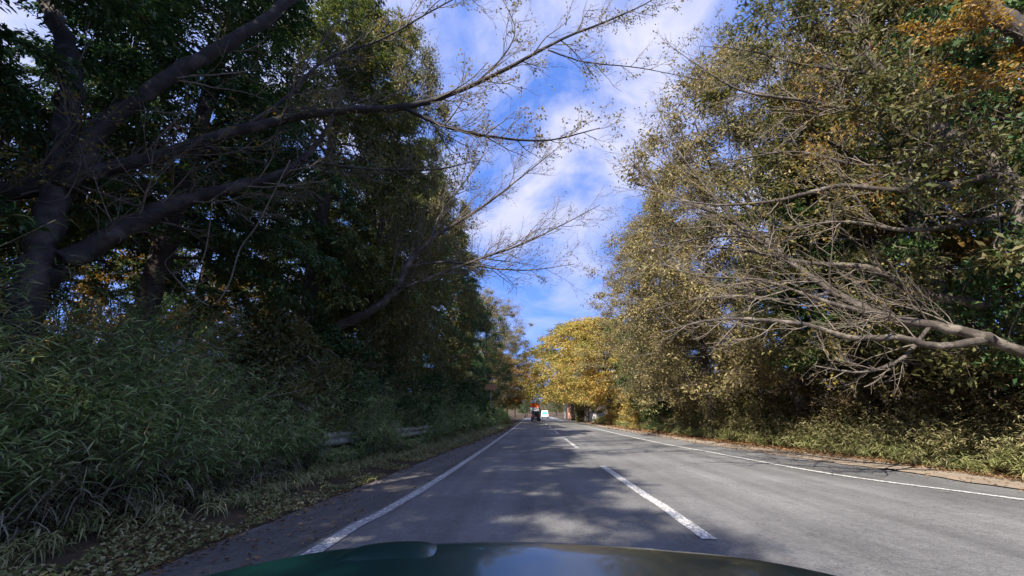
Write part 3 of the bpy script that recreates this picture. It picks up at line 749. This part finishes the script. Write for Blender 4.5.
cherry('low cherry tree spreading pale limbs toward the road from the right', b4, [
    ('trunk', [(1080, 365, 8.0, .14), (1024, 352, 7.9, .11), (980, 336, 7.9, .10), (930, 325, 8.0, .09), (880, 315, 8.2, .09), (830, 290, 8.5, .08), (790, 262, 8.8, .07), (762, 238, 9.0, .055), (720, 215, 9.3, .05), (670, 195, 9.7, .03), (640, 184, 10, .015)], (22, 2.1, 2, .3, .1, (-.25, 0, .05))),
    ('limb', [(985, 340, 7.9, .075), (940, 346, 7.7, .065), (900, 338, 7.7, .06), (850, 337, 7.8, .052), (800, 324, 8.0, .045), (740, 319, 8.3, .035), (700, 322, 8.5, .025), (665, 332, 8.7, .012)], (14, 1.5, 2, .2, .08, (-.2, 0, .05))),
    ('limb', [(985, 305, 8.6, .10), (945, 298, 8.7, .09), (905, 288, 8.9, .08), (870, 268, 9.0, .065), (800, 262, 9.2, .045), (740, 250, 9.6, .03), (690, 246, 10, .015)], (14, 1.8, 2, .2, .1, (-.2, 0, .05))),
    ('limb', [(790, 262, 8.8, .045), (740, 226, 8.9, .035), (700, 180, 9.0, .025), (672, 140, 9.1, .015), (655, 100, 9.3, .008)], (12, 1.8, 2, .2, .12, (-.15, 0, .1))),
    ('limb', [(765, 240, 9.0, .035), (735, 236, 9.1, .03), (690, 240, 9.4, .022), (640, 252, 9.9, .012), (610, 262, 10.2, .006)], (12, 1.4, 2, .15, .08, (-.2, 0, -.05))),
    ('limb', [(835, 292, 8.5, .04), (790, 300, 8.5, .033), (740, 296, 8.7, .026), (690, 300, 9.0, .018), (645, 312, 9.4, .008)], (12, 1.3, 2, .15, .08, (-.2, 0, -.05))),
    ('limb', [(930, 326, 8.0, .04), (900, 360, 7.9, .03), (860, 372, 7.9, .022), (815, 366, 8.0, .012)], (10, 1.1, 2, .15, .08, (-.15, 0, -.1))),
    ('limb', [(880, 316, 8.2, .05), (820, 300, 8.3, .04), (760, 280, 8.5, .03), (700, 276, 8.9, .018), (655, 262, 9.2, .009)], (11, 1.6, 2, .2, .1, (-.2, 0, 0))),
], 104, M['pale_bark'], M['pale_twig'], (3, .1), CG)
b5 = np.array([11.4, 8.0, 0]); b5[2] = gz(b5[0], b5[1])
cherry('tall cherry with a pale patched trunk at the right edge', b5, [
    ('trunk', [(1060, 300, 8.0, .2), (1035, 240, 8.0, .18), (1012, 190, 8.1, .17), (990, 160, 8.2, .15), (950, 135, 8.4, .12), (915, 110, 8.6, .10), (885, 75, 8.8, .08), (860, 40, 9.0, .06), (835, -5, 9.3, .04)], (32, 2.1, 2, .3, .12, (-.2, 0, .1))),
    ('limb', [(1000, 172, 8.15, .09), (950, 185, 8.0, .075), (890, 190, 8.0, .06), (840, 186, 8.1, .05), (780, 200, 8.3, .04), (720, 205, 8.5, .025), (680, 200, 8.8, .012)], (16, 1.4, 2, .2, .08, (-.2, 0, .05))),
    ('limb', [(950, 136, 8.4, .05), (915, 160, 8.3, .042), (860, 165, 8.3, .034), (800, 152, 8.5, .026), (745, 158, 8.8, .018), (700, 172, 9.1, .008)], (14, 1.5, 2, .15, .1, (-.2, 0, -.05))),
    ('limb', [(885, 76, 8.8, .045), (845, 70, 8.8, .036), (800, 64, 8.9, .028), (745, 50, 9.1, .02), (700, 46, 9.4, .008)], (14, 1.5, 2, .15, .1, (-.2, 0, 0))),
    ('limb', [(1000, 215, 8.1, .06), (960, 225, 8.0, .05), (905, 230, 8.0, .04), (850, 222, 8.1, .03), (800, 226, 8.3, .02), (750, 236, 8.6, .01)], (14, 1.5, 2, .15, .1, (-.2, 0, -.05))),
    ('limb', [(915, 112, 8.6, .06), (860, 110, 8.6, .05), (800, 100, 8.7, .04), (740, 90, 8.9, .03), (690, 60, 9.2, .015)], (24, 1.9, 2, .2, .12, (-.2, 0, .05))),
], 105, M['pale_bark'], M['pale_twig'], (5, .2), CG)
b6 = np.array([9.9, 5.2, 0]); b6[2] = gz(b6[0], b6[1])
cherry('near tree whose thick dark limb cuts across the top right corner', b6, [
    ('trunk', [(1300, 260, 5.0, .22), (1200, 150, 5.0, .2), (1110, 85, 5.1, .18), (1050, 50, 5.2, .16), (1005, 20, 5.3, .14), (965, -8, 5.5, .12), (900, -60, 5.8, .08)], (14, 1.7, 2, .4, .1, (-.3, .1, .05))),
], 106, M['bark'], M['twig'], (14, .8), CG, leafmat='orange')

# pale vine hanging in a loop in the dark wood
vb, _r = MB(), np.random.default_rng(5)
vr = thing('vine', 'pale bare vine hanging in a twisted loop before the dark wood', 'vine', at(205, 262, 6.4))
vp = smooth_path([at(u, v, 6.4) for u, v in [(214, 180), (210, 222), (201, 262), (174, 271), (181, 284), (201, 301), (214, 305), (229, 284), (240, 249), (257, 225), (275, 190), (290, 160)]], 5)
vb.tube(vp, .013, 5, cap=False)
part('stem', vb, M['pale_twig'], vr)
vb = MB(); vb.tube(smooth_path([at(u, v, 6.4) for u, v in [(181, 245), (174, 253), (165, 263), (175, 274), (190, 262)]], 5), .009, 5, cap=False)
part('stem', vb, M['pale_twig'], vr)

# ------------------------------------------------------------------ undergrowth
def veg_left(y): return np.interp(y, [-5, 4, 5.2, 8, 15, 30, 60], [-4.75, -4.7, -4.35, -4.45, -4.0, -3.5, -3.5])
def veg_right(y): return np.interp(y, [-5, 9, 12, 18, 34, 60], [9.2, 9.2, 9.4, 9.1, 8.8, 8.9])
def thicket(rng, n, y0, y1, edge, depth, sgn, hmax, k, L, W, mb, stem, power=1.4, droop=.5, slope=.6):
    """leafy canes: stems with blades up their length, thinning with distance"""
    y = y0 + (y1 - y0) * rng.random(n) ** power
    dpt = rng.random(n) ** 1.25 * depth
    x = edge(y) + sgn * dpt
    z = ground_z(x, y)
    patch = .75 + .3 * np.sin(x * 1.3 + y * .8) * np.sin(y * 1.1) + .12 * rng.normal(size=n)
    h = hmax * np.clip((.5 if sgn < 0 else .38) + dpt * slope, 0, 1) * np.clip(patch, .4, 1.15)
    if sgn < 0:
        gap = ((y > 8.7) & (y < 10.5)) | ((y > 13.4) & (y < 15.2))
        h = np.where(gap & (dpt < .6), np.minimum(h, .36), h)
    lean = np.stack([-sgn * (.02 + .3 * rng.random(n)), rng.normal(size=n) * .35, np.ones(n)], 1)
    far = np.clip(y / 14, 1, 2.6)
    base = np.stack([x, y, z], 1)
    t = rng.uniform(.2, 1.05, (n, k)) ** .7
    bend = np.stack([-sgn * .16 * np.ones(n), rng.normal(size=n) * .15, -.12 * np.ones(n)], 1)
    P = base[:, None] + lean[:, None] * h[:, None, None] * t[..., None] + bend[:, None] * (h[:, None] * t ** 2)[..., None]
    az = rng.uniform(0, 6.28, (n, k))
    D = np.stack([np.cos(az) - sgn * .3, np.sin(az), rng.uniform(-.6, .9, (n, k))], -1)
    Nn = np.array([0, 0, 1.0]) + rng.normal(size=(n, k, 3)) * .35
    f = np.repeat(far, k)
    blades(mb, P.reshape(-1, 3), D.reshape(-1, 3), Nn.reshape(-1, 3), L * f * rng.uniform(.55, 1.2, n * k), W * f * rng.uniform(.6, 1.2, n * k), droop)
    if stem is not None:
        for i in range(0, n, 2):
            tt = np.array([0, .35, .7, 1.0])[:, None]
            stem.tube(base[i] + lean[i] * h[i] * tt + bend[i] * h[i] * tt ** 2, .005 * far[i], 3, cap=False)
rg = np.random.default_rng(77)
sa, st = MB(), MB()
thicket(rg, 5000, 1.0, 14, veg_left, 4.2, -1, 2.15, 26, .17, .0175, sa, st, 1.0, .3)
thicket(rg, 2600, 14, 60, veg_left, 3.0, -1, 2.1, 18, .15, .02, sa, st, 1.5, .3)
thicket(rg, 900, 2.6, 7.5, lambda y: veg_left(y) - 1.0, 2.4, -1, 2.75, 24, .17, .018, sa, st, 1.0, .3, .5)
o = link('bamboo_grass', sa.mesh('bamboo_grass', M['sasa']), kind='stuff')
tag(o, 'dense dark green bamboo grass covering the left bank', 'bamboo grass')
o2 = link('grass_stems', st.mesh('grass_stems', M['sasa_dry']), o)
dr = MB()
thicket(rg, 420, 1.5, 13, lambda y: veg_left(y) + .1, 2.6, -1, 1.7, 9, .34, .011, dr, None, 1.0, .55)
thicket(rg, 110, 3.6, 7.0, lambda y: veg_left(y) + .15, 1.5, -1, 1.35, 10, .26, .013, dr, None, 1.0, .7)
for i in range(380):
    y = rg.uniform(2, 14); x = veg_left(y) - rg.uniform(.1, 3.0)
    dr.tube(wander(rg, (x, y, gz(x, y) + rg.uniform(.5, 2.0)), (rg.uniform(.1, 1), rg.normal(), rg.uniform(-.1, .8)), rg.uniform(.5, 1.3), 5, .14, -.05), .004, 3, cap=False)
o = link('dry_grass', dr.mesh('dry_grass', M['sasa_dry']), kind='stuff')
tag(o, 'dry bleached grass stems drooping from the left bank', 'dry grass')
gr = MB()
thicket(rg, 1500, 2.0, 45, lambda y: veg_left(y) + .55, .9, -1, .42, 12, .16, .014, gr, None, 1.3, .8)
o = link('weeds', gr.mesh('weeds', M['verge']), kind='stuff')
tag(o, 'ragged green weeds at the foot of the left bank', 'weeds')
gr = MB()
thicket(rg, 5200, 3.0, 60, lambda y: veg_right(y) - .25, 3.4, 1, 1.15, 13, .22, .016, gr, None, 1.6)
o = link('verge_grass', gr.mesh('verge_grass', M['verge']), kind='stuff')
tag(o, 'green and straw coloured grass along the right verge', 'grass')
gr = MB()
thicket(rg, 6500, 4.0, 50, lambda y: veg_right(y) + .25, 4.5, 1, 2.9, 18, .14, .026, gr, None, 1.3, .4, .34)
o = link('thicket', gr.mesh('thicket', M['thicket']), kind='stuff')
tag(o, 'dry brown thicket sloping up from the right verge into the branches', 'thicket')
gr = MB()
thicket(rg, 2200, 3.0, 45, lambda y: veg_right(y) + .7, 5.0, 1, 1.5, 15, .17, .028, gr, None, 1.4)
o = link('right_bamboo_grass', gr.mesh('bamboo_grass', M['sasa']), kind='stuff'); o.name = 'bamboo_grass'
tag(o, 'bamboo grass behind the right verge under the trees', 'bamboo grass')
tw = MB()
for i in range(420):
    y = 4 + 36 * rg.random() ** 1.5; x = veg_right(y) + rg.uniform(.8, 4)
    w_ = wander(rg, (x, y, gz(x, y) + rg.uniform(0, 1.6)), (rg.normal() - .3, rg.normal() * .7, rg.uniform(.1, 1.2)), rg.uniform(.6, 1.9), 6, .25, -.03)
    tw.tube(w_, np.linspace(.008, .003, 7), 3, cap=False)
o = link('bramble_stems', tw.mesh('bramble_stems', M['twig']), kind='stuff')
tag(o, 'tangle of bare brown stems under the right-hand trees', 'brambles')
# ground cover and fallen leaves
def scatter(n, y0, y1, ca, cb, power, L, W, lift, up, mat, name, label, cat, clump=None, zmin=.012):
    y = y0 + (y1 - y0) * rg.random(n) ** power
    x = ca(y) + (cb(y) - ca(y)) * rg.random(n)
    if clump:
        keep = (np.sin(x * 2.1 + y * 1.3) * np.sin(y * 1.9 - x) + .5 * np.sin(y * 4.3 + x * 3)) > clump
        x, y = x[keep], y[keep]
    n = len(x); f = np.clip(y / 13, 1, 2.3)
    az = rg.uniform(0, 6.28, n)
    m_ = MB()
    leaves(m_, np.stack([x, y, np.maximum(ground_z(x, y), 0) + zmin + lift * rg.random(n)], 1), np.stack([np.cos(az), np.sin(az), rg.uniform(0, up, n)], 1),
           np.array([0, 0, 1.0]) + rg.normal(size=(n, 3)) * .25, L * f * rg.uniform(.5, 1.3, n), W * f * rg.uniform(.6, 1.3, n))
    return tag(link(name, m_.mesh(name, mat), kind='stuff'), label, cat)
le = lambda y: xat(LEFT_EDGE, y); re = lambda y: xat(RIGHT_EDGE, y)
scatter(36000, 2.0, 50, lambda y: veg_left(y) - .6, lambda y: le(y) + .05, 1.7, .05, .034, .05, .7, M['verge'], 'ground_cover', 'low green creeping plants on the left verge', 'ground cover', -.45)
scatter(8000, 2.0, 50, lambda y: veg_left(y) - .6, lambda y: le(y) + .25, 1.7, .06, .035, .02, .35, M['litter'], 'fallen_leaves', 'brown fallen leaves along the left road edge', 'fallen leaves', -.1)
scatter(700, 3.0, 40, le, lambda y: xat(LEFT_LINE, y) - .1, 1.5, .06, .03, .004, .3, M['litter'], 'stray_leaves', 'few dry leaves lying on the left shoulder', 'fallen leaves', zmin=.014)
scatter(15000, 3.0, 70, lambda y: re(y) + .7, lambda y: veg_right(y) + .9, 1.6, .085, .05, .03, .35, M['litter'], 'fallen_leaves', 'drift of orange brown leaves along the right verge', 'fallen leaves', zmin=.03)
scatter(500, 4.0, 40, lambda y: re(y) - .6, lambda y: re(y) + .5, 1.4, .07, .035, .004, .3, M['litter'], 'stray_leaves', 'few dry leaves lying on the right road edge', 'fallen leaves', zmin=.03)

# ------------------------------------------------------------------ guardrail, half buried on the left
gx = lambda y: veg_left(y) - .36
gb = (float(gx(9)), 9.0, gz(float(gx(9)), 9.0))
gl = thing('guardrail', 'pale weathered guardrail half buried in bamboo grass on the left', 'guardrail', gb)
prof = [(-.03, -.16), (.02, -.13), (.05, -.08), (.02, -.03), (-.01, 0), (.02, .03), (.05, .08), (.02, .13), (-.03, .16), (-.045, .16), (-.045, -.16)]
yy = np.arange(2.0, 24.1, .5)
for k in range(6):
    y0, y1 = 2 + k * 3.7, 2 + (k + 1) * 3.7 + .1
    ys_ = np.linspace(y0, y1, 5)
    Pn = np.array([[(float(gx(y)) + a_ + .006 * (k % 2), y, gz(float(gx(y)), y) + .55 + b_) for a_, b_ in prof + prof[:1]] for y in ys_])
    m_ = MB(); m_.grid(Pn); part('rail', m_, M['steel'], gl)
    m_ = MB(); yp = y0 + .4; xp = float(gx(yp)) - .11
    m_.tube([(xp, yp, gz(xp, yp) - .2), (xp, yp, gz(xp, yp) + .4), (xp, yp, gz(xp, yp) + .72)], .06, 10); part('post', m_, M['steel'], gl)

# ------------------------------------------------------------------ the car the picture was taken from
car = thing('car', 'dark green car bonnet at the bottom of the view', 'car', (0, 1.2, 0))
def bonnet_z(x, y):
    return   .80 - .052 * np.abs((x + .04) / .9) ** 1.8 - .05 * np.clip((y - 1.2) / .42, 0, 1.3) ** 6 - .01 * np.clip((1.2 - y), -1, 0)
W2 = 1.14
n_s, n_t = 45, 26
Pn = np.zeros((n_t, n_s, 3))
for i in range(n_t):
    for j in range(n_s):
        s = -1 + 2 * j / (n_s - 1)
        yf = 1.60 - .38 * abs(s) ** 2.6
        y = .25 + (yf - .25) * i / (n_t - 1); x = s * W2 + .03
        z = bonnet_z(x, y) - .035 * max(0, abs(s) - .9) / .1
        Pn[i, j] = (x, y, z)
m_ = MB(); m_.grid(Pn)
edge = np.concatenate([Pn[:, 0], Pn[-1, 1:], Pn[::-1, -1][1:]])
part_b = part('bonnet', m_, M['green_paint'], car)
# lip and sides: the body wraps down from the bonnet's rim
cx = edge.mean(0)
rows = []
for k, (dn_, outw) in enumerate([(.004, .004), (.02, .012), (.05, .022), (.12, .035), (.25, .045), (.40, .04), (.52, .0), (.58, -.06)]):
    o_ = unit((edge - np.array([0, .55, 0])) * np.array([1, 1, 0]))
    r_ = edge + o_ * outw; r_[:, 2] = edge[:, 2] - dn_ - .004
    rows.append(r_)
m_ = MB(); m_.grid(np.array(rows)); part('front_body', m_, M['green_paint'], car)
# raised pod on the near side of the nose
pod = MB()
g_ = []
for t in np.linspace(0, 1, 9):
    row = []
    for s in np.linspace(-1, 1, 15):
        x = -.46 + s * (.19 - .04 * t); y = 1.33 + .25 * t
        hgt = .021 * (1 - abs(s) ** 5) * math.sin(math.pi * min(1, t * .86)) ** .7
        row.append((x, y - .03 * s * s, float(bonnet_z(x, y)) + hgt - .008))
    g_.append(row)
pod.grid(g_); part('raised_pod', pod, M['green_paint'], car)
m_ = MB(); m_.tube(smooth_path([(x, 1.60 - .38 * abs(x / W2) ** 2.6 + .012, float(bonnet_z(x, 1.6 - .38 * abs(x / W2) ** 2.6)) - .012) for x in np.linspace(-.8, .8, 13)], 3), .006, 5); part('bonnet_trim', m_, M['black'], car)
for sx in (-1, 1):
    m_ = MB(); th = np.linspace(0, 2 * math.pi, 29)
    ring = [(r_, w_) for r_, w_ in [(.17, -.09), (.27, -.10), (.295, -.06), (.295, .06), (.27, .10), (.17, .09)]]
    m_.grid(np.array([[(sx * .80 + w_, .75 + r_ * math.cos(t), .295 + r_ * math.sin(t)) for r_, w_ in ring] for t in th]))
    wh = part('wheel', m_, M['rubber'], car)
    m_ = MB(); m_.tube([(sx * .74, .75, .295), (sx * .86, .75, .295)], .175, 18); rim = part('rim', m_, M['chrome'], car); rim.parent = wh
    m_ = MB(); m_.box((sx * .62, 1.505, .60), (.26, .06, .13), rz=-sx * .3); part('headlight', m_, M['chrome'], car)

# ------------------------------------------------------------------ vehicles far ahead
def wheel(root, x, y, r, w=.2):
    m_ = MB(); m_.tube([(x - w / 2, y, r), (x + w / 2, y, r)], r, 16); wh = part('wheel', m_, M['rubber'], root)
    m_ = MB(); m_.tube([(x - w / 2 - .01, y, r), (x + w / 2 + .01, y, r)], r * .55, 12); rim = link('rim', m_.mesh('rim', M['chrome'], root_loc(root)), wh)
def van(label, x, y, w, l, h, paint, glass, cat='van', rear=True, name='parked_van'):
    r = thing(name, label, cat, (x, y, 0))
    d = 1 if rear else -1                                   # rear: its tail faces the camera
    pr = [(-l / 2, .35), (-l / 2 - .04, .8), (-l / 2 + .02, 1.0), (-l / 2 + .22, h - .12), (-l / 2 + .4, h), (l * .18, h), (l * .36, 1.05), (l / 2, .9), (l / 2 + .03, .4), (l / 2 - .1, .28), (-l / 2 + .1, .28)]
    pr = [(y + d * a_, b_) for a_, b_ in pr]
    m_ = MB(); m_.prism(pr, w, (x, 0, 0), taper=lambda z: 1 if z < 1.0 else 1 - .12 * (z - 1.0) / (h - 1)); part('body', m_, paint, r, shade=False)
    m_ = MB()
    if rear:
        ya, yb = y - l / 2 - .0, y - l / 2 + .2
        m_.add([(x - w * .40, ya - .005, 1.02), (x + w * .40, ya - .005, 1.02), (x + w * .36, yb - .02, h - .16), (x - w * .36, yb - .02, h - .16)], [(0, 1, 2, 3)]); part('rear_window', m_, glass, r, shade=False)
        for s in (-1, 1):
            m_ = MB(); m_.box((x + s * w * .43, y - l / 2 - .04, .92), (.14, .06, .3)); part('tail_light', m_, M['lamp_red'], r, shade=False)
        m_ = MB(); m_.box((x, y - l / 2 - .06, .62), (.33, .02, .17)); part('number_plate', m_, M['white'], r, shade=False)
        m_ = MB(); m_.box((x, y - l / 2 - .07, .42), (w * .98, .12, .2)); part('bumper', m_, M['black'], r, shade=False)
    else:
        ya, yb = y - l * .36 - .02, y - l * .18 - .02
        m_.add([(x - w * .42, ya, 1.12), (x + w * .42, ya, 1.12), (x + w * .37, yb, h - .08), (x - w * .37, yb, h - .08)], [(0, 1, 2, 3)]); part('windscreen', m_, glass, r, shade=False)
        for s in (-1, 1):
            m_ = MB(); m_.box((x + s * w * .38, y - l / 2 - .03, .72), (.22, .08, .15)); part('headlight', m_, M['chrome'], r, shade=False)
        m_ = MB(); m_.box((x, y - l / 2 - .06, .42), (w * .98, .12, .2)); part('bumper', m_, M['black'], r, shade=False)
    for s in (-1, 1):
        for q in (-1, 1): wheel(r, x + s * (w / 2 - .12), y + q * l * .31, .3)
    return r
van('dark compact car driving ahead in our lane', .42, 72, 1.55, 3.5, 1.68, M['black'], M['glass'], 'car', True, 'compact_car')
tr_ = thing('lorry', 'lorry with a bright red top ahead of the dark car', 'lorry', (.30, 79, 0))
m_ = MB(); m_.box((.30, 78, 1.75), (1.56, 3.4, 1.1)); part('lower_box', m_, M['white'], tr_, shade=False)
m_ = MB(); m_.box((.30, 78, 2.72), (1.5, 3.35, .8)); part('red_cover', m_, M['red'], tr_, shade=False)
m_ = MB(); m_.box((.30, 78.6, .95), (1.3, 5.2, .45)); part('chassis', m_, M['black'], tr_, shade=False)
m_ = MB(); m_.prism([(80.3, .7), (80.3, 2.4), (81.3, 2.4), (81.7, 1.6), (81.8, .7)], 1.5, (.30, 0, 0)); part('cab', m_, M['white'], tr_, shade=False)
for s in (-1, 1):
    m_ = MB(); m_.box((  .30 + s * .64, 76.27, 1.3), (.2, .04, .14)); part('tail_light', m_, M['lamp_red'], tr_, shade=False)
    for q in (77, 81): wheel(tr_, .30 + s * .58, q, .36, .2)
van('white van with a teal windscreen coming the other way', 3.1, 112, 1.75, 4.2, 2.1, M['white'], M['teal'], 'van', False, 'oncoming_van')

# ------------------------------------------------------------------ roadside things
sp_ = at(491, 387, 36)
sg = thing('sign', 'small orange sign board on a post above the left shrubs', 'sign', (sp_[0], 36, gz(sp_[0], 36)))
m_ = MB(); m_.box((sp_[0], 36, sp_[2]), (.95, .04, .48)); part('board', m_, M['sign_orange'], sg, shade=False)
m_ = MB(); m_.tube([(sp_[0], 36.05, gz(sp_[0], 36) - .2), (sp_[0], 36.05, sp_[2] + .2)], .03, 8); part('post', m_, M['steel'], sg)
pp = at(565, 415, 88)
po = thing('post', 'tall white post right of the road near the vehicles', 'post', (pp[0], 88, gz(pp[0], 88)))
m_ = MB(); m_.tube([(pp[0], 88, gz(pp[0], 88) - .2), (pp[0], 88, 2.5), (pp[0], 88, 4.6)], [.2, .19, .17], 12); part('shaft', m_, M['white'], po)
m_ = MB(); m_.tube([(pp[0], 88, 4.6), (pp[0], 88, 4.9)], [.3, .24], 12); part('cap', m_, M['white'], po)
hp = at(574, 415, 94)
ho = thing('house', 'small salmon-walled house beyond the white post', 'house', (hp[0] + 1.0, 95, 0.2))
m_ = MB(); m_.box((hp[0] + 1.0, 96.5, 1.75), (4.2, 3, 3.1)); part('wall', m_, M['salmon'], ho, shade=False)
m_ = MB(); m_.prism([(94.5, 3.25), (98.5, 3.25), (96.5, 4.3)], 4.9, (hp[0] + 1.0, 0, 0)); part('roof', m_, M['roof'], ho, shade=False)
m_ = MB(); m_.box((hp[0] + 1.2, 94.98, 1.3), (.85, .06, 2.0)); part('door', m_, M['black'], ho, shade=False)
m_ = MB(); m_.box((hp[0] - .2, 94.98, 1.9), (.8, .06, .9)); part('window', m_, M['glass'], ho, shade=False)
wp = at(589, 412, 62)
wa = thing('low_wall', 'low pale wall below the golden trees', 'wall', (wp[0] + .8, 62, gz(wp[0] + .8, 62)))
m_ = MB(); m_.box((wp[0] + .8, 62, .75), (2.6, .2, 1.3)); part('wall_panel', m_, M['white'], wa, shade=False)
m_ = MB(); m_.box((wp[0] + .8, 62, 1.44), (2.75, .3, .08)); part('coping', m_, M['roof'], wa, shade=False)
